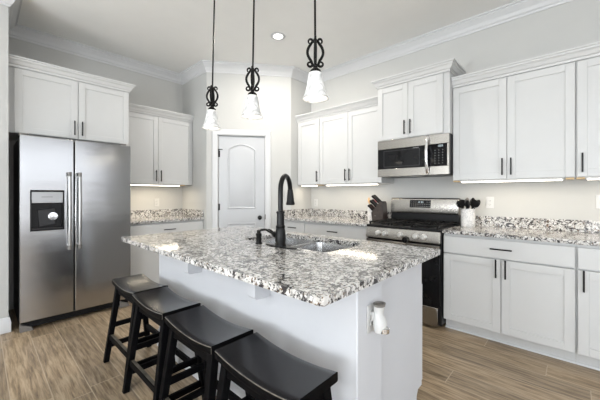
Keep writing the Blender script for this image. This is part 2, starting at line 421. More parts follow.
uA = upper('narrow white single-door wall cabinet beside the pantry wall', 1.442, 1.863, [(1.462, 1.860, 'R')])
uB = upper('white two-door wall cabinet just left of the microwave', 1.863, 2.796, [(1.866, 2.329, 'R'), (2.333, 2.794, 'L')])
uM = upper('tall deep white cabinet directly above the microwave', 2.798, 3.557, [(2.804, 3.150, 'R'), (3.154, 3.500, 'L')], z0=1.836, z1=2.428, depth=.408,
           crown_path=[(2.798, -.03), (2.798, -.42), (3.557, -.42), (3.557, -.03)])
uC = upper('wide white two-door wall cabinet right of the microwave', 3.559, 4.453, [(3.563, 4.003, 'R'), (4.007, 4.449, 'L')])
uD = upper('white wall cabinet cut off at the right edge of the picture', 4.453, 4.93, [(4.462, 4.922, 'L')])
# refrigerator wall: local x runs along world +y, -y faces +x
RZ = PI/2
FY = -3.33
def fy(y): return y-FY         # world y -> local x
uF = upper('deep white two-door cabinet above the refrigerator', fy(-3.328), fy(-2.312), [(fy(-3.287), fy(-2.803), 'R'), (fy(-2.797), fy(-2.317), 'L')],
           z0=1.815, z1=2.428, depth=.59, loc=(0, FY, 0), rotz=RZ, crown_path=[(fy(-3.328), -.602), (fy(-2.312), -.602), (fy(-2.312), -.03)])
uG = upper('white two-door wall cabinet between refrigerator and pantry', fy(-2.310), fy(-1.377), [(fy(-2.306), fy(-1.869), 'R'), (fy(-1.865), fy(-1.381), 'L')], loc=(0, FY, 0), rotz=RZ)

def base(label, x0, x1, drawers, doors, loc=(0, 0, 0), rotz=0):
    t = thing('base_cabinet', label, 'cabinet', loc, rotz)
    MB().box(x0+.0005, x1-.0005, -.605, -.001, .105, .8835).build('cabinet_box', M['cab'], t, bevel=.0012)
    MB().box(x0+.0005, x1-.0005, -.545, -.001, 0.0005, .105).build('toe_kick', M['cab'], t)
    q = MB(); q.sweep([(x0+.0005, -.545), (x1-.0005, -.545)], [(0, .0005), (.014, .0005), (.012, .012), (0, .02)], ID); q.build('shoe_moulding', M['trim'], t)
    yf, yb = -.634, -.6065
    for xa, xb in drawers:
        d = MB().box(xa, xb, yf, yb, .714, .862).build('drawer', M['cab'], t, bevel=.002)
        handle(d, ((xa+xb)/2, yf, .790), .150, vert=False)
    for xa, xb, side in doors:
        d = MB().shaker(xa, xb, .108, .702, yf, yb).build('door', M['cab'], t, bevel=.0018)
        handle(d, (xb-.030 if side == 'R' else xa+.030, yf, .632), .150)
    return t
base('narrow white base cabinet in the corner behind the faucet', 1.442, 1.866, [(1.455, 1.862)], [(1.455, 1.862, 'R')])
base('white base cabinet with one wide drawer just left of the range', 1.866, 2.790, [(1.871, 2.786)], [(1.871, 2.326, 'R'), (2.331, 2.786, 'L')])
base('white base cabinet with a wide drawer over two doors, right of the range', 3.564, 4.455, [(3.570, 4.449)], [(3.570, 4.006, 'R'), (4.011, 4.449, 'L')])
base('white base cabinet cut off at the right edge of the picture', 4.455, 4.93, [(4.465, 4.925)], [(4.465, 4.925, 'L')])
base('white base cabinet between the refrigerator and the pantry', fy(-2.330), fy(-1.377), [(fy(-2.322), fy(-1.385))], [(fy(-2.322), fy(-1.857), 'R'), (fy(-1.850), fy(-1.385), 'L')], loc=(0, FY, 0), rotz=RZ)

def counter(label, x0, x1, loc=(0, 0, 0), rotz=0, side=None):
    t = thing('countertop', label, 'countertop', loc, rotz)
    MB().box(x0, x1, -.648, -.001, .884, .914).build('slab', M['granite'], t, bevel=.004, seg=3)
    MB().box(x0, x1, -.021, -.001, .9142, 1.016).build('backsplash', M['granite'], t, bevel=.0015)
    if side == 'L': MB().box(x0, x0+.02, -.640, -.0215, .9142, 1.016).build('side_splash', M['granite'], t, bevel=.0015)
    if side == 'R': MB().box(x1-.02, x1, -.640, -.0215, .9142, 1.016).build('side_splash', M['granite'], t, bevel=.0015)
counter('speckled granite countertop left of the range, under the knife block', 1.441, 2.794, side='L')
counter('speckled granite countertop right of the range, under the utensil crock', 3.560, 4.95)
counter('speckled granite countertop beside the refrigerator', fy(-2.345), fy(-1.376), loc=(0, FY, 0), rotz=RZ, side='R')

# under-cabinet light bars
def led(label, x0, x1, loc=(0, 0, 0), rotz=0, y=-.27, watts=2.3):
    t = thing('under_cabinet_light', label, 'light', loc, rotz, None)
    MB().box(x0, x1, y-.030, y+.030, UZ0-.012, UZ0-.0005).build('housing', M['plate'], t)
    MB().box(x0+.01, x1-.01, y-.031, y+.025, UZ0-.022, UZ0-.0122).build('diffuser', M['ledglow'], t, bevel=.003)
    l = bpy.data.lights.new('led_light', 'AREA'); l.shape = 'RECTANGLE'; l.size = x1-x0-.04; l.size_y = .04
    l.energy = watts*(x1-x0); l.color = (1, .86, .66)
    o = bpy.data.objects.new('led_light', l); COL.objects.link(o); o.parent = t; o.location = ((x0+x1)/2, y, UZ0-.025)
led('lit light bar under the wide cabinet right of the microwave', 3.62, 4.385)
led('lit light bar under the cabinet at the right edge of the picture', 4.51, 4.90)
led('lit light bar under the narrow cabinet beside the pantry wall', 1.50, 1.78)
led('lit light bar under the two-door cabinet left of the microwave', 1.95, 2.72)
led('lit light bar under the cabinet beside the refrigerator', fy(-2.27), fy(-1.55), loc=(0, FY, 0), rotz=RZ, watts=4.5)
for c, xs in ((uA, (1.80,)), (uC, (3.561, 4.395)), (uD, (4.457,)), (uG, (fy(-1.535),))):
    for x in xs: MB().box(x, x+.05, -.306, -.20, UZ0-.014, UZ0-.0005).build('wood_block', M['rawwood'], c)

# ================================================================ REFRIGERATOR
fr = thing('refrigerator', 'stainless steel side-by-side refrigerator with ice dispenser', 'refrigerator', (.05, -3.268, 0), RZ)
# local x: 0 .. .903 ; front face at local y = -.79
FW = .903; F0 = -.79
MB().box(.008, FW-.008, -.715, 0, .03, 1.760).build('body', M['darkgap'], fr, bevel=.006)
LD = (.003, .387); RD = (.400, FW-.003)
def fdoor(name, x0, x1, hole=None):
    mb = MB(); z0, z1 = .088, 1.772; yb = F0+.068
    def prof(a, b, zz0, zz1): mb.box(a, b, F0, yb, zz0, zz1)
    if hole:
        hx0, hx1, hz0, hz1 = hole
        o = [(x0, z0), (x1, z0), (x1, z1), (x0, z1)]; i = [(hx0, hz0), (hx1, hz0), (hx1, hz1), (hx0, hz1)]
        for yy in (F0, ):
            V = [mb.bm.verts.new((u, yy, v)) for u, v in o]; I = [mb.bm.verts.new((u, yy, v)) for u, v in i]
            for k in range(4): mb.bm.faces.new((V[k], V[(k+1) % 4], I[(k+1) % 4], I[k]))
            VB = [mb.bm.verts.new((u, yb, v)) for u, v in o]; IB = [mb.bm.verts.new((u, F0+.060, v)) for u, v in i]
            for k in range(4):
                mb.bm.faces.new((V[k], V[(k+1) % 4], VB[(k+1) % 4], VB[k])); mb.bm.faces.new((I[k], I[(k+1) % 4], IB[(k+1) % 4], IB[k]))
            mb.bm.faces.new(VB); mb.bm.faces.new(IB)
    else: prof(x0, x1, z0, z1)
    return mb.build(name, M['steel'], fr, bevel=.007, seg=3)
hole = (.073, .315, .905, 1.268)
d1 = fdoor('freezer_door', *LD, hole=hole)
d2 = fdoor('fresh_food_door', *RD)
def fhandle(d, x):
    mb = MB(); pts = []
    for k in range(15):
        t = k/14; pts.append((x, F0-.040-.014*math.sin(PI*t), .725+.705*t))
    mb.tube(pts, .0145, 12)
    for z in (.745, 1.41): mb.tube([(x, F0, z), (x, F0-.042, z)], .013, 10)
    h = mb.build('handle', M['handlesteel'], d)
    for z in (.7255, 1.4295): e = MB(); e.lathe([(.016, z-.02), (.016, z+.02)], (x, F0-.040, 0), seg=12); e.build('handle_end_cap', M['greymetal'], d)
fhandle(d1, .352); fhandle(d2, .432)
# dispenser, a part of the freezer door
ds = MB(); hx0, hx1, hz0, hz1 = hole
ds.sweep([(hx0, hz0), (hx0, hz1), (hx1, hz1), (hx1, hz0)], [(-.002, F0-.004), (.008, F0-.004), (.008, F0+.055), (-.002, F0+.0005)], lambda u, v, h: (u, h, v), closed=True)
ds.build('dispenser_frame', M['blackplastic'], d1)
MB().box(hx0+.008, hx1-.008, F0-.003, F0+.03, hz1-.112, hz1-.008).build('dispenser_panel', M['handlesteel'], d1, bevel=.003)
MB().box((hx0+hx1)/2-.045, (hx0+hx1)/2+.035, F0-.0042, F0-.003, hz1-.058, hz1-.053).build('panel_mark', M['greymetal'], d1)
MB().box(hx0+.008, hx1-.008, F0+.045, F0+.0595, hz0+.008, hz1-.112).build('dispenser_well', M['blackglass'], d1)
pd = MB(); cx = (hx0+hx1)/2
pd.prism([(cx-.07, 1.09), (cx+.055, 1.105), (cx+.065, .95), (cx-.06, .935)], F0+.030, F0+.044, lambda u, v, d: (u, d, v)); pd.build('dispenser_paddle', M['darkgap'], d1, bevel=.006)
pd = MB(); pd.lathe([(.001, F0+.018), (.036, F0+.020), (.038, F0+.030)], (cx+.04, 0, 1.03), axis='y', seg=20); pd.build('dispenser_nozzle', M['chrome'], d1)
MB().box(hx0+.01, hx1-.01, F0-.002, F0+.05, hz0+.008, hz0+.02).build('drip_tray', M['darkgap'], d1, bevel=.002)
gr = MB(); gr.box(.015, FW-.015, -.745, -.70, .022, .078)
for k in range(4): gr.box(.04, FW-.04, -.749, -.745, .030+k*.012, .035+k*.012)
gr.build('toe_grille', M['blackplastic'], fr, bevel=.003)
for x0, x1 in ((.004, .10), (FW-.10, FW-.004)):
    MB().prism([(x0, .0), (x1, .0), (x1-.02, .035), (x0, .070)], -.775, -.71, lambda u, v, d: (u, d, v)).build('foot', M['greymetal'], fr, bevel=.004)
    MB().box(x0, x0+.06, -.77, -.66, 1.7745, 1.79).build('hinge_cover', M['greymetal'], fr, bevel=.004)

# ================================================================ RANGE AND MICROWAVE
rg = thing('gas_range', 'stainless steel and black freestanding gas range', 'range', (2.799, 0, 0))
RW = .756
MB().box(0, RW, -.640, -.03, .03, .893).build('body', M['blackplastic'], rg, bevel=.003)
ct = MB(); ct.box(-.001, RW+.001, -.672, -.03, .893, .918); ct.build('cooktop', M['blackplastic'], rg, bevel=.008)
# sloping control panel
cpn = MB(); cpn.prism([(-.640, .785), (-.688, .785), (-.688, .800), (-.668, .892), (-.640, .892)], .002, RW-.002, lambda u, v, d: (d, u, v)); cpn.build('control_panel', M['steel2'], rg, bevel=.003)
for kx, blk in ((.146, 0), (.224, 0), (.384, 0), (.537, 0), (.612, 0), (.442, 1)):
    z = .838 if not blk else .796
    mb = MB(); yk = -.680 if not blk else -.688
    r = .024 if not blk else .030
    mb.lathe([(r+.003, 0), (r+.003, -.006), (r, -.008), (r*.92, -.034), (r*.7, -.038), (.001, -.038)], (kx, yk, z), axis='y', seg=20)
    mb.box(kx-.004, kx+.004, yk-.043, yk-.03, z-r*.8, z+r*.8)
    k = mb.build('knob', M['knob'] if not blk else M['black'], rg)
    if blk: k['label'] = 'black round knob set lower than the chrome ones'
od = MB(); od.box(.004, RW-.004, -.682, -.642, .665, .770); od.box(.004, .07, -.682, -.642, .215, .665); od.box(RW-.07, RW-.004, -.682, -.642, .215, .665); od.box(.07, RW-.07, -.682, -.642, .215, .255)
dd = od.build('oven_door', [M['blackglass']], rg, bevel=.003)
MB().box(.005, RW-.005, -.6835, -.682, .700, .768).build('door_trim', M['steel2'], dd)
MB().box(.068, RW-.068, -.679, -.645, .254, .666).build('oven_glass', M['blackglass'], dd)
oh = MB(); oh.tube([(.05, -.735, .735), (RW/2, -.740, .735), (RW-.05, -.735, .735)], .0115, 12)
for x in (.07, RW-.07): oh.tube([(x, -.682, .735), (x, -.735, .735)], .010, 8)
oh.build('oven_handle', M['steel2'], dd)
dw = MB().box(.004, RW-.022, -.684, -.642, .028, .200).build('storage_drawer', M['steel2'], rg, bevel=.004)
hb = MB(); hb.loft([[(.10+(RW-.22)*k/12, -.684-.022*math.sin(PI*k/12)**.5*a-.0005, .172+b) for k in range(13)] for a, b in ((0, .014), (1, .012), (1, -.010), (0, -.014))], False, False, closed=False)
hb.build('drawer_handle', M['steel2'], dw)
# grates and burners
for gx0 in (.02, .262, .504):
    g = MB(); gx1 = gx0+.232; zt = .948; y0, y1 = -.645, -.10
    b = .0065
    for yy in (y0, y1, (y0+y1)/2): g.box(gx0, gx1, yy-b, yy+b, zt-.012, zt)
    for xx in (gx0+b, gx1-b): g.box(xx-b, xx+b, y0, y1, zt-.012, zt)
    for yc in (y0+(y1-y0)*.25, y0+(y1-y0)*.75):
        xc = (gx0+gx1)/2
        g.box(xc-b, xc+b, yc-.12, yc-.03, zt-.012, zt+.004); g.box(xc-b, xc+b, yc+.03, yc+.12, zt-.012, zt+.004)
        g.box(gx0+.01, xc-.03, yc-b, yc+b, zt-.012, zt+.004); g.box(xc+.03, gx1-.01, yc-b, yc+b, zt-.012, zt+.004)
    for xx in (gx0+.012, gx1-.012):
        for yy in (y0, y1): g.box(xx-.008, xx+.008, yy-.008, yy+.008, .918, zt-.010)
    g.build('grate', M['iron'], rg, bevel=.002)
    for yc in (y0+(y1-y0)*.25, y0+(y1-y0)*.75):
        q = MB(); q.lathe([(.045, .918), (.045, .926), (.032, .930), (.032, .936), (.001, .938)], ((gx0+gx1)/2, yc, 0), seg=20); q.build('burner', M['iron'], rg)
# back guard
bgd = MB(); bgd.box(0, RW, -.085, -.03, .918, 1.02); bgd.build('backguard_base', M['blackplastic'], rg, bevel=.003)
bk = MB(); bk.prism([(-.03, 1.018), (-.100, 1.018), (-.108, 1.040), (-.083, 1.185), (-.070, 1.195), (-.03, 1.195)], .0, RW, lambda u, v, d: (d, u, v)); bkg = bk.build('backguard', M['steel2'], rg, bevel=.004)
def onback(x, z, d=.002): t = (z-1.04)/.145; return (x, -.108+.025*t-d, z)
sc = MB(); sc.loft([[onback(x, z, d) for x, z in ((.235, 1.085), (.47, 1.085), (.47, 1.170), (.235, 1.170))] for d in (-.003, .0025)]); dsp = sc.build('display', M['blackglass'], bkg)
dg_ = MB()
def segs(mb, x, z, h, pat):   # seven-segment digit on the backguard
    w = h*.5; th = h*.13; S7 = {'a': (0, w, h-th, h), 'g': (0, w, h/2-th/2, h/2+th/2), 'd': (0, w, 0, th), 'f': (0, th, h/2, h), 'b': (w-th, w, h/2, h), 'e': (0, th, 0, h/2), 'c': (w-th, w, 0, h/2)}
    for s in pat:
        a, b, c, d = S7[s]; mb.loft([[onback(x+u, z+v, dd) for u, v in ((a, c), (b, c), (b, d), (a, d))] for dd in (.0025, .0032)])
DIG = {'1': 'bc', '2': 'abged', '0': 'abcdef', '5': 'afgcd', '3': 'abgcd'}
for i, c in enumerate('1205'): segs(dg_, .325+i*.016+(.006 if i > 1 else 0), 1.138, .018, DIG[c])
dg_.build('clock_digits', M['led'], dsp)
pr = MB()
for r in range(3):
    for c in range(9):
        if r == 2 and 3 <= c <= 6: continue
        x = .250+c*.025; z = 1.098+r*.024
        pr.loft([[onback(x+u, z+v, dd) for u, v in ((0, 0), (.011, 0), (.011, .005), (0, .005))] for dd in (.0025, .003)])
pr.build('key_marks', M['print'], dsp)

mw = thing('microwave', 'stainless steel over-the-range microwave below the tall cabinet', 'microwave', (2.799, 0, 1.432))
MH = .402; MY = -.425
MB().box(.001, RW-.001, -.392, -.002, .012, MH).build('body', M['darkgap'], mw, bevel=.003)
dx1 = .560
md = MB(); md.box(.0, dx1, MY, -.394, .0, .086); md.box(.0, dx1, MY, -.394, .305, MH); md.box(.0, .006, MY, -.394, .086, .305); dmo = md.build('door', M['steel2'], mw, bevel=.003)
MB().box(.004, dx1+.0, MY-.001, -.394, .0865, .3045).build('door_window', M['blackglass'], dmo, bevel=.002)
fw = MB(); fw.sweep([(.075, .105), (.075, .285), (.475, .285), (.475, .105)], [(0, MY-.0012), (.003, MY-.0018), (.006, MY-.0012)], lambda u, v, h: (u, h, v), closed=True); fw.build('window_border', M['darkgap'], dmo)
MB().box(.405, .465, MY-.0016, MY-.001, .288, .294).build('brand_print', M['print'], dmo)
cp_ = MB(); cp_.box(dx1+.002, RW, MY, -.394, .0, .086); cp_.box(dx1+.002, RW, MY, -.394, .305, MH); cp_.box(RW-.018, RW, MY, -.394, .086, .305); cp_.build('control_frame', M['steel2'], mw, bevel=.003)
kp = MB().box(dx1+.003, RW-.018, MY-.001, -.394, .0865, .3045).build('keypad', M['blackglass'], mw, bevel=.002)
dg2 = MB()
def seg2(mb, x, z, h, pat):
    w = h*.5; th = h*.14; S7 = {'a': (0, w, h-th, h), 'g': (0, w, h/2-th/2, h/2+th/2), 'd': (0, w, 0, th), 'f': (0, th, h/2, h), 'b': (w-th, w, h/2, h), 'e': (0, th, 0, h/2), 'c': (w-th, w, 0, h/2)}
    for s in pat: a, b, c, d = S7[s]; mb.box(x+a, x+b, MY-.0018, MY-.001, z+c, z+d)
for i, c in enumerate('1205'): seg2(dg2, .650+i*.014, .275, .018, DIG[c])
dg2.build('clock_digits', M['led'], kp)
pr = MB()
for r in range(6):
    for c in range(3): pr.box(.622+c*.036, .622+c*.036+.009, MY-.0016, MY-.001, .110+r*.026, .115+r*.026)
pr.build('key_marks', M['print'], kp)
hh = MB(); pts = []
for k in range(17):
    t = k/16; pts.append((dx1-.002, MY-.010-.040*math.sin(PI*t)**.7, .022+.358*t))
hh.tube(pts, .016, 12); hh.build('handle', M['chrome'], dmo)
bt = MB(); bt.box(.02, RW-.02, -.385, -.03, .0, .0115); bt.build('vent_grille', M['blackplastic'], mw)
ll = MB(); ll.box(.27, .47, -.36, -.28, -.003, -.0005); ll.build('cooktop_lamp', M['plate'], mw)

# ================================================================ ISLAND
IX0, IX1, IY0, IY1 = 1.925, 3.8715, -2.783, -1.661
isl = thing('kitchen_island', 'white kitchen island base with a half wall facing the stools', 'island', (0, 0, 0))
BX0, BX1 = 1.935, 3.825; WY0, WY1 = -2.505, -2.300
MB().box(BX0, BX1, WY0, WY1, .0005, .8835).build('half_wall', M['island'], isl, bevel=.006)
q = MB(); q.sweep([(BX1, WY1), (BX1, WY0), (BX0, WY0), (BX0, WY1)][::-1], [(-o, h+.0005) for o, h in bb], ID) if False else q.sweep([(BX0, WY0), (BX1, WY0)], bb, ID)
q.build('baseboard', M['trim'], isl)
CX0, CX1 = 1.965, 3.781; CY1 = -1.722
for x0, x1 in ((CX0, CX0+.018), (CX1-.018, CX1)):
    e = MB(); e.prism([(WY1+.0005, .0005), (CY1-.075, .0005), (CY1-.075, .075), (CY1-.055, .105), (CY1, .105), (CY1, .8835), (WY1+.0005, .8835)], x0, x1, lambda u, v, d: (d, u, v)); e.build('end_panel', M['island'], isl, bevel=.002)
MB().box(CX0+.018, CX1-.018, WY1+.001, CY1-.02, .105, .123).build('cabinet_floor', M['island'], isl)
MB().box(CX0+.018, CX1-.018, CY1-.090, CY1-.075, .0005, .105).build('toe_kick', M['island'], isl)
MB().box(CX0+.018, CX1-.018, CY1-.019, CY1, .123, .8835).build('face_frame', M['island'], isl)
nd = 4; dw_ = (CX1-CX0)/nd
for i in range(nd):
    d = MB(); d.shaker(CX0+i*dw_+.004, CX0+(i+1)*dw_-.004, .125, .70, -CY1-.0215, -CY1-.001)
    for v in d.bm.verts: v.co.y = -v.co.y
    dob = d.build('door', M['island'], isl, bevel=.002)
    hx = CX0+(i+1)*dw_-.035 if i % 2 == 0 else CX0+i*dw_+.035
    h = MB(); h.box(hx-.005, hx+.005, CY1+.045, CY1+.055, .55, .70)
    for z in (.57, .68): h.tube([(hx, CY1+.021, z), (hx, CY1+.05, z)], .0045, 8)
    h.build('handle', M['black'], dob)
for xc in (2.605, 3.285):
    c = MB(); prof = [(WY0-.0005, .8835), (WY0-.100, .8835), (WY0-.100, .735), (WY0-.085, .722), (WY0-.0005, .722)]
    c.prism(prof, xc-.028, xc+.028, lambda u, v, d: (d, u, v)); c.build('corbel', M['island'], isl, bevel=.002)

# granite top with sink cut-out
SX0, SX1, SY0, SY1 = 2.66, 3.44, -2.205, -1.785
it = MB(); bm = it.bm
def loop(pts): vs = [bm.verts.new((x, y, .914)) for x, y in pts]; return [bm.edges.new((vs[i], vs[(i+1) % len(vs)])) for i in range(len(vs))]
es = loop(rrect(IX0, IX1, IY0, IY1, .018, 4))+loop(rrect(SX0, SX1, SY0, SY1, .05, 5))
bmesh.ops.triangle_fill(bm, use_beauty=True, use_dissolve=False, edges=es)
ret = bmesh.ops.extrude_face_region(bm, geom=list(bm.faces))
for v in [g for g in ret['geom'] if isinstance(g, bmesh.types.BMVert)]: v.co.z = .884
tag(it.build('island_countertop', M['granite'], bevel=.005, seg=3), 'large speckled granite island countertop with sink cut-out', 'countertop')

sk = thing('sink', 'stainless steel double-bowl sink set in the island', 'sink', (0, 0, 0))
xm = 3.03
for x0, x1 in ((SX0-.006, xm-.012), (xm+.012, SX1+.006)):
    s_ = MB(); y0, y1 = SY0-.006, SY1+.006
    lp = []
    for ins, z, r in ((-.012, .8825, .06), (0, .8825, .055), (.004, .86, .055), (.012, .72, .06), (.030, .700, .06), (.14, .694, .05)):
        lp.append([(x, y, z) for x, y in rrect(x0+ins, x1-ins, y0+ins, y1-ins, r, 5)])
    s_.loft(lp, cap0=False)
    b_ = s_.build('bowl', M['sinksteel'], sk); so = b_.modifiers.new('sol', 'SOLIDIFY'); so.thickness = .0012; so.offset = -1
    d_ = MB(); d_.lathe([(.045, .6945), (.045, .697), (.03, .696), (.028, .6955), (.001, .6955)], ((x0+x1)/2, (y0+y1)/2, 0), seg=20); d_.build('drain', M['chrome'], b_)

# faucet
fc = thing('faucet', 'black high-arc pull-down faucet on the island', 'faucet', (3.115, -2.246, .9142), math.atan2(.89, -.45))   # local +x = spout direction
ZR = -fc.rotation_euler.z
pl_ = MB(); pl_.prism([( .135*math.cos(a)*abs(math.cos(a))**-.0 if False else .135*math.copysign(abs(math.cos(a))**.6, math.cos(a)), .027*math.copysign(abs(math.sin(a))**.8, math.sin(a))) for a in [2*PI*k/32 for k in range(32)]], 0, .007, ID)
pl_.build('base_plate', M['black'], fc, bevel=.002, rot=(0, 0, ZR))
by = MB(); by.lathe([(.036, .0072), (.036, .014), (.032, .02), (.034, .05), (.030, .10), (.026, .115), (.029, .12), (.029, .128), (.024, .134), (.023, .205), (.027, .209), (.027, .217), (.018, .222)], seg=24); by.build('body', M['black'], fc)
pts = [(0, 0, .22), (0, 0, .33)]
R_ = .098
for k in range(1, 16): a = PI*k/15*.97; pts.append((R_-R_*math.cos(a), 0, .345+R_*math.sin(a)))
nk = MB(); nk.tube(pts, .0155, 14); nk.build('gooseneck', M['black'], fc)
ex, _, ez = pts[-1]
hd = MB(); hd.tube([(ex, 0, ez+.002), (ex+.002, 0, ez-.03), (ex+.004, 0, ez-.075), (ex+.005, 0, ez-.098), (ex+.005, 0, ez-.104)], [.0175, .022, .026, .031, .027], 16); hd.build('spray_head', M['black'], fc)
# lever on the world -x side of the body
lvd = Matrix.Rotation(ZR, 3, 'Z') @ Vector((-1, 0, 0))
lv = MB(); p = lambda d, z: tuple(lvd*d+Vector((0, 0, z)))
lv.tube([p(.020, .068), p(.034, .070), p(.036, .070), p(.056, .072), p(.064, .072)], [.013, .014, .020, .020, .012], 14)
lv.tube([p(.060, .072), p(.085, .078), p(.130, .092), p(.136, .093)], [.007, .0065, .008, .005], 10)
lv.build('lever', M['black'], fc)
sd = thing('soap_dispenser', 'small black soap dispenser left of the faucet', 'soap dispenser', (2.925, -2.262, .9142))
q = MB(); q.lathe([(.024, 0), (.024, .006), (.018, .012), (.017, .05), (.020, .056), (.020, .066), (.013, .072), (.013, .088), (.001, .094)], seg=18); q.build('body', M['black'], sd)
q = MB(); q.tube([(0, 0, .080), (.01, .012, .089), (.025, .032, .091), (.045, .060, .086), (.055, .072, .076), (.057, .075, .066)], [.009, .008, .0075, .007, .0065, .0065], 10); q.build('spout', M['black'], sd)

# outlet and plug-in freshener on the end of the half wall
def outlet(label, loc, rotz, gang=1):
    t = thing('wall_outlet', label, 'outlet', loc, rotz)
    w = .035*gang+(.0 if gang == 1 else .022); pt = MB().box(-w, w, -.006, -.0005, -.057, .057).build('plate', M['plate'], t, bevel=.003)
    for gx in ([0] if gang == 1 else [-.023, .023]):
        for z in (-.0195, .0195):
            s = MB(); s.prism([(gx+.0165*math.copysign(abs(math.cos(a))**.7, math.cos(a)), z+.0142*math.copysign(abs(math.sin(a))**.7, math.sin(a))) for a in [2*PI*k/20 for k in range(20)]], -.0085, -.006, lambda u, v, d: (u, d, v))
            so = s.build('socket', M['plate'], t)
            s = MB(); s.box(gx-.0075, gx-.0055, -.0090, -.0084, z-.003, z+.006); s.box(gx+.0055, gx+.0075, -.0090, -.0084, z-.003, z+.006); s.lathe([(.002, -.0090), (.002, -.0084)], (gx, 0, z-.008), axis='y', seg=8)
            s.build('slots', M['blackplastic'], so)
    return t
outlet('white outlet plate on the end of the island half wall', (BX1, -2.400, .725), PI/2)
outlet('white outlet on the backsplash wall just right of the utensil crock', (3.818, 0, 1.153), 0)
outlet('white outlet on the backsplash wall cut by the right picture edge', (4.612, 0, 1.175), 0)
outlet('white outlet on the wall beside the refrigerator', (0, -1.762, 1.115), PI/2)
outlet('small white outlet on the backsplash wall near the pantry corner', (1.535, 0, 1.105), 0)
af = thing('air_freshener', 'white plug-in air freshener in the island outlet', 'air freshener', (BX1+.009, -2.400, .725), PI/2)
q = MB()
lp = []
for z, rx, ry, yo in ((-.052, .012, .010, -.034), (-.046, .026, .021, -.034), (-.030, .032, .026, -.034), (-.008, .033, .026, -.033), (.008, .028, .022, -.030), (.022, .023, .018, -.027), (.048, .025, .020, -.028), (.058, .027, .022, -.030)):
    lp.append([(rx*math.cos(2*PI*k/20), yo+ry*math.sin(2*PI*k/20), z) for k in range(20)])
q.loft(lp); q.build('housing', M['plate'], af)
q = MB(); q.box(-.017, .017, -.014, -.0005, -.006, .030); q.build('plug_back', M['plate'], af, bevel=.003)
q = MB(); q.loft([[(rx*math.cos(2*PI*k/20), -.030+ry*math.sin(2*PI*k/20), z) for k in range(20)] for z, rx, ry in ((.0582, .027, .022), (.068, .029, .024), (.069, .022, .018), (.062, .018, .014))]); q.build('vent_cap', M['greymetal'], af)
q = MB(); q.lathe([(.014, -.050), (.021, -.044), (.021, -.026), (.012, -.020)], (0, -.050, 0), seg=18); q.build('scent_bottle', M['chrome'], af)

# ================================================================ STOOLS
SH = .602; SWX, SWY = .228, .112
def make_stool():
    t = thing('bar_stool', '', 'stool')
    mb = MB(); n = 16; th = .036
    def zt(u): return SH-.022*(1-u*u)
    sec = [(-SWY+.004, -th), (-SWY, -th+.004), (-SWY, -.0055), (-SWY+.0018, -.0022), (-SWY+.006, 0)]
    sec += [(-SWY+.006+(2*SWY-.012)*k/8, 0) for k in range(1, 8)]
    sec += [(-a, b) for a, b in reversed(sec[:5])]
    loops = []
    us = [-1, -.994]+[-1+2*i/n for i in range(1, n)]+[.994, 1]
    for u in us: loops.append([(SWX*u, y*(.985 if abs(u) == 1 else 1), zt(u)+dz*(1 if abs(u) < 1 or dz < -.01 else 1)-(.003 if abs(u) == 1 and dz > -.01 else 0)) for y, dz in sec])
    mb.loft(loops); bmesh.ops.recalc_face_normals(mb.bm, faces=mb.bm.faces); mb.bm.normal_update()
    for f in mb.bm.faces:
        c = f.calc_center_median()
        if len(f.verts) == 4 and abs(abs(c.y)-(SWY-.0009)) < .0006 and c.z > SH-.035 : f.material_index = 1
        elif f.normal.z < .5 and abs(f.normal.z) < .98 or c.z < SH-.034: f.material_index = 2
    mb.build('seat', [M['stool'], M['worn'], M['stoolleg']], t, ang=50)
    tops = {}; feet = {}
    for sx in (-1, 1):
        for sy in (-1, 1):
            tp = Vector((sx*.187, sy*.075, SH-.038)); ft = Vector((sx*.222, sy*.150, .0005))
            tops[sx, sy], feet[sx, sy] = tp, ft
            MB().bar(ft, tp, .034, .034, .038, .038).build('leg', M['stoolleg'], t, bevel=.003)
    def at(sx, sy, z): f = (z-.0005)/(SH-.038); return feet[sx, sy].lerp(tops[sx, sy], f)
    def rail(name, a, b, h, w):
        a, b = Vector(a), Vector(b); d = (b-a).normalized(); s = Vector((-d.y, d.x, 0)).normalized()*w/2; u = Vector((0, 0, h/2))
        m = MB(); m.loft([[p-s-u, p+s-u, p+s+u, p-s+u] for p in (a, b)]); o = m.build(name, [M['stoolleg']], t, bevel=.003)
        return o
    for sy in (-1, 1):
        rail('stretcher', at(-1, sy, .185), at(1, sy, .185), .036, .022)
        rail('apron', at(-1, sy, SH-.075), at(1, sy, SH-.075), .050, .020)
    w = MB(); a, b = at(-1, -1, .2035), at(1, -1, .2035); w.box(a.x+.03, b.x-.03, a.y-.009, a.y+.009, .2032, .2042)
    w.build('worn_edge', M['worn'], t)
    for sx in (-1, 1):
        rail('stretcher', at(sx, -1, .265), at(sx, 1, .265), .034, .022)
        rail('stretcher', at(sx, -1, .120), at(sx, 1, .120), .034, .022)
        rail('apron', at(sx, -1, SH-.070), at(sx, 1, SH-.070), .050, .020)
    return t
stool0 = make_stool()
def dup(root, loc, rotz, label):
    r = root.copy(); COL.objects.link(r); r.location = loc; r.rotation_euler = (0, 0, rotz); r['label'] = label
    for ch in list(root.children):
        c = ch.copy(); COL.objects.link(c); c.parent = r
        for g_ in ch.children: d = g_.copy(); COL.objects.link(d); d.parent = c
    return r
SL = ['black saddle-seat stool farthest from the camera, nearest the refrigerator', 'black saddle-seat stool second from the refrigerator, with light on its seat',
      'black saddle-seat stool second nearest the camera', 'black saddle-seat stool nearest the camera, in front of the island corner']
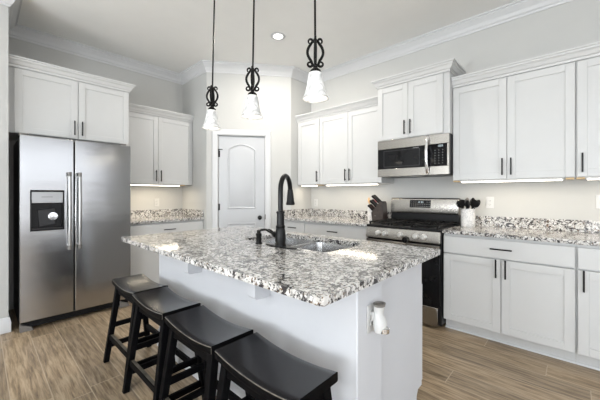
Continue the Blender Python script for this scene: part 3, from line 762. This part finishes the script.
for i, (x, y, rz) in enumerate(((2.128, -2.722, 0), (2.608, -2.737, 0), (3.108, -2.742, 0), (3.597, -2.746, 0))):
    s = stool0 if i == 0 else dup(stool0, (0, 0, 0), 0, '')
    s.location = (x, y, 0); s.rotation_euler = (0, 0, rz); s['label'] = SL[i]; s['group'] = 'black stools along the island'

# ================================================================ PENDANTS AND CEILING LIGHT
def make_pendant():
    # local origin on the ceiling, hanging down; the shade's lower rim is at z = -LEN
    t = thing('pendant_light', '', 'light'); LEN = CH-1.783
    q = MB(); q.lathe([(.062, -.0005), (.062, -.012), (.045, -.024), (.012, -.030)], seg=24); q.build('canopy', M['iron'], t)
    zs = -LEN
    q = MB(); q.tube([(0, 0, -.028), (0, 0, zs+.17)], .0062, 10); q.build('rod', M['iron'], t)
    for k in range(4):
        a = math.radians(YAW)+k*PI/2; c = math.cos(a), math.sin(a)
        pts = []
        prof = []
        # S-scroll: leaf curling out at the top, belly, scroll curling out at the bottom
        for j in range(9): b = math.radians(-50+230*j/8); prof.append((.027+.012*math.cos(b), .331+.014*math.sin(b)))
        for j in range(1, 10):
            u = j/10; prof.append((.014+.031*math.sin(PI*u)**.85, .327-.117*u))
        for j in range(10): b = math.radians(190+270*j/9); prof.append((.030+.014*math.cos(b), .200+.013*math.sin(b)))
        pts = [(r*c[0], r*c[1], zs+z) for r, z in prof]
        s = MB(); s.tube(pts, [.0048+.0034*min(1, 3*q/len(pts), 3*(len(pts)-1-q)/len(pts)) for q in range(len(pts))], 7); s.build('scroll', M['iron'], t)
    q = MB(); q.lathe([(.010, zs+.345), (.014, zs+.33), (.008, zs+.32)], seg=12); q.lathe([(.006, zs+.205), (.016, zs+.195), (.012, zs+.18), (.030, zs+.165), (.036, zs+.150), (.036, zs+.142)], seg=20)
    q.tube([(0, 0, zs+.17), (0, 0, zs+.26), (0, 0, zs+.335)], .008, 10); q.build('holder', M['iron'], t)
    q = MB(); q.lathe([(.034, zs+.148), (.038, zs+.138), (.041, zs+.115), (.046, zs+.085), (.053, zs+.055), (.061, zs+.028), (.069, zs+.009), (.073, zs)], seg=32, cap0=False, cap1=False)
    so = q.build('shade', M['shade'], t); md_ = so.modifiers.new('sol', 'SOLIDIFY'); md_.thickness = .003; md_.offset = -1
    q = MB(); q.lathe([(.004, zs+.135), (.013, zs+.12), (.013, zs+.10), (.024, zs+.07), (.026, zs+.055), (.018, zs+.038), (.002, zs+.03)], seg=16); q.build('bulb', M['bulb'], t)
    l = bpy.data.lights.new('pendant_bulb_light', 'POINT'); l.energy = .35; l.color = (1, .9, .75); l.shadow_soft_size = .05
    o = bpy.data.objects.new('pendant_bulb_light', l); COL.objects.link(o); o.parent = t; o.location = (0, 0, zs+.01)
    return t
pen0 = make_pendant()
PL = ['leftmost pendant light over the island, nearest the refrigerator', 'middle of the three pendant lights over the island', 'rightmost and largest-looking pendant light over the island']
Rv = Vector((math.cos(math.radians(YAW)), math.sin(math.radians(YAW)), 0)); Fv = Vector((-math.sin(math.radians(YAW)), math.cos(math.radians(YAW)), 0))
for i, (x, y, tilt) in enumerate(((2.236, -2.2, 1.3), (2.774, -2.2, 1.0), (3.358, -2.2, -.35))):
    s = pen0 if i == 0 else dup(pen0, (0, 0, 0), 0, '')
    a = math.radians(tilt); top = Vector((x, y, CH))+Rv*math.tan(a)*(CH-1.783)
    s.location = top; s.rotation_euler = Matrix.Rotation(a, 3, Fv).to_euler(); s['label'] = PL[i]; s['group'] = 'scrollwork pendants over the island'
cl = thing('recessed_ceiling_light', 'lit round recessed light in the ceiling', 'light', (1.954, -1.185, CH))
q = MB(); q.lathe([(.052, -.0005), (.085, -.0005), (.085, -.004), (.060, -.010), (.052, -.006)], seg=32, cap0=False, cap1=False); q.build('trim_ring', M['trim'], cl)
q = MB(); q.lathe([(.054, -.001), (.054, -.006), (.001, -.0065)], seg=28); q.build('lens', M['canglow'], cl)
l = bpy.data.lights.new('can_lamp', 'AREA'); l.shape = 'DISK'; l.size = .1; l.energy = 30; l.color = (1, .95, .88)
o = bpy.data.objects.new('can_lamp', l); COL.objects.link(o); o.parent = cl; o.location = (0, 0, -.012)

# ================================================================ THINGS ON THE COUNTERS
kb = thing('knife_block', 'dark wooden knife block on the counter left of the range', 'knife block', (2.636, -.26, .9143))
q = MB(); q.prism([(0, 0), (.150, 0), (.134, .215), (.122, .240), (.106, .236), (-.014, .100)], 0, .115, lambda u, v, d: (u, d, v)); q.build('block', M['blockwood'], kb, bevel=.003)
MB().box(.030, .055, -.0012, -.0002, .060, .066).build('plate_mark', M['greymetal'], kb)
nrm = Vector((-.136, 0, .120)).normalized()
for i in range(3):
    for j in range(3):
        s0 = Vector((-.013, 0, .1008))+Vector((.120, 0, .136))*(.16+.34*i); s0.y = .022+.035*j
        k = thing('knife', ['black-handled knife in the %s of the knife block, %s' % (a, b) for a in ('lowest slots', 'middle slots', 'top slots') for b in ('front row', 'centre row', 'back row')][i*3+j], 'knife', kb.location+s0, 0, 'knives in the knife block')
        Lh = .098+.018*i+.006*((i*3+j) % 3)
        side = Vector((.120, 0, .136)).normalized()
        lp = []
        for d_, w in ((.001, .009), (.012, .0115), (Lh*.5, .0105), (Lh*.85, .0135), (Lh, .010)):
            c = nrm*d_; lp.append([c+side*w*sx+Vector((0, .0095*sy, 0)) for sx, sy in ((-1, -1), (1, -1), (1, 1), (-1, 1))])
        q = MB(); q.loft(lp); q.build('handle', M['blackplastic'], k, bevel=.002)
        q = MB(); q.tube([nrm*(Lh-.001), nrm*(Lh+.002)], .006, 8); q.build('rivet_cap', M['chrome'], k)

def crock(label, loc, r, h):
    t = thing('utensil_crock', label, 'crock', loc)
    q = MB(); q.lathe([(r*.92, 0), (r*.97, .006), (r, h*.5), (r*.99, h-.006), (r*1.02, h), (r*.93, h), (r*.90, h-.01), (r*.88, .012), (.001, .012)], seg=32); q.build('jar', M['crock'], t)
    return t
crock('small white patterned crock behind the knife block', (2.550, -.125, .9143), .047, .150)
C2 = Vector((3.668, -.205, .9143)); crock('white patterned utensil crock right of the range', C2, .063, .180)
def utensil(name, label, base_, tip, kind, m, group, mh=None):
    base_, tip = Vector(base_), Vector(tip)
    t = thing(name, label, 'utensil', base_, 0, group); d = tip-base_; L = d.length; d.normalize()
    q = MB(); q.tube([Vector((0, 0, 0)), d*(L*.5), d*L], [.0045, .0055, .0045], 8); q.build('handle', mh or m, t)
    # head in the plane facing the kitchen
    side = d.cross(Vector((.5, .8, .2))).normalized(); nn = side.cross(d).normalized()
    hl, hw = {'spoon': (.085, .032), 'ladle': (.080, .042), 'spatula': (.090, .036), 'slotted': (.09, .038)}[kind]
    lp = []; K = 9
    for j in range(K+1):
        u = j/K; w = hw*(math.sin(PI*min(1, u*.94+.06))**.55 if kind != 'spatula' else min(1, .35+u*1.3))
        cup = .016*math.sin(PI*u) if kind in ('spoon', 'ladle') else 0
        c = d*(L-.004+hl*u)-nn*cup
        w = max(w, .003)
        lp.append([c-side*w-nn*.0025+nn*cup*.8, c-nn*.004, c+side*w-nn*.0025+nn*cup*.8, c+side*w+nn*.002+nn*cup*.8, c+nn*.002, c-side*w+nn*.002+nn*cup*.8])
    q = MB(); q.loft(lp); q.build('head', m, t, subsurf=1)
    if kind == 'slotted':
        q = MB()
        for s in (-.4, 0, .4):
            c = d*(L+hl*.5)+side*hw*s; q.loft([[c+d*a*hl*.28+side*.0025*b+nn*e for a, b in ((-1, -1), (1, -1), (1, 1), (-1, 1))] for e in (-.0062, .0062)])
        q.build('slots', M['greymetal'], t)
    return t
gz = .9143+.016
def inr(x, y, z=0): return C2+Vector((x, y, z))
GU = 'utensils in the crock right of the range'
for nm, lb, b0, tp, kd, mt in (
    ('ladle', 'black ladle leaning furthest left in the right-hand crock', (.030, -.006, .020), (-.058, -.012, .192), 'ladle', 'blackplastic'),
    ('serving_spoon', 'black spoon leaning left at the back of the right-hand crock', (-.018, .022, .020), (-.026, .044, .200), 'spoon', 'blackplastic'),
    ('cooking_spoon', 'grey-bowled cooking spoon standing upright in the right-hand crock', (-.004, -.010, .020), (.000, -.024, .212), 'spoon', 'greymetal'),
    ('slotted_turner', 'black slotted turner at the back of the right-hand crock', (.010, .020, .020), (.026, .042, .205), 'slotted', 'blackplastic'),
    ('spatula', 'black spatula leaning right in the right-hand crock', (.004, -.020, .020), (.046, -.030, .190), 'spatula', 'blackplastic'),
    ('serving_spoon', 'black spoon leaning furthest right in the right-hand crock', (-.030, .010, .020), (.062, .012, .198), 'spoon', 'blackplastic'),
    ('turner', 'black turner leaning left at the front of the right-hand crock', (-.014, -.026, .020), (-.036, -.040, .186), 'spatula', 'blackplastic'),
    ('serving_spoon', 'low black spoon at the front right of the right-hand crock', (.008, -.032, .020), (.010, -.048, .186), 'spoon', 'blackplastic')):
    utensil(nm, lb, inr(*b0), inr(*tp), kd, M[mt], GU)
c1 = Vector((2.550, -.125, .9143))
utensil('wooden_spoon', 'pale wooden spoon in the crock behind the knife block', c1+Vector((-.012, -.004, .02)), c1+Vector((-.022, -.010, .205)), 'spoon', M['spoonwood'], None)
utensil('spatula', 'pink spatula in the crock behind the knife block', c1+Vector((.014, .004, .02)), c1+Vector((.040, .012, .180)), 'spatula', M['pink'], None, M['spoonwood'])
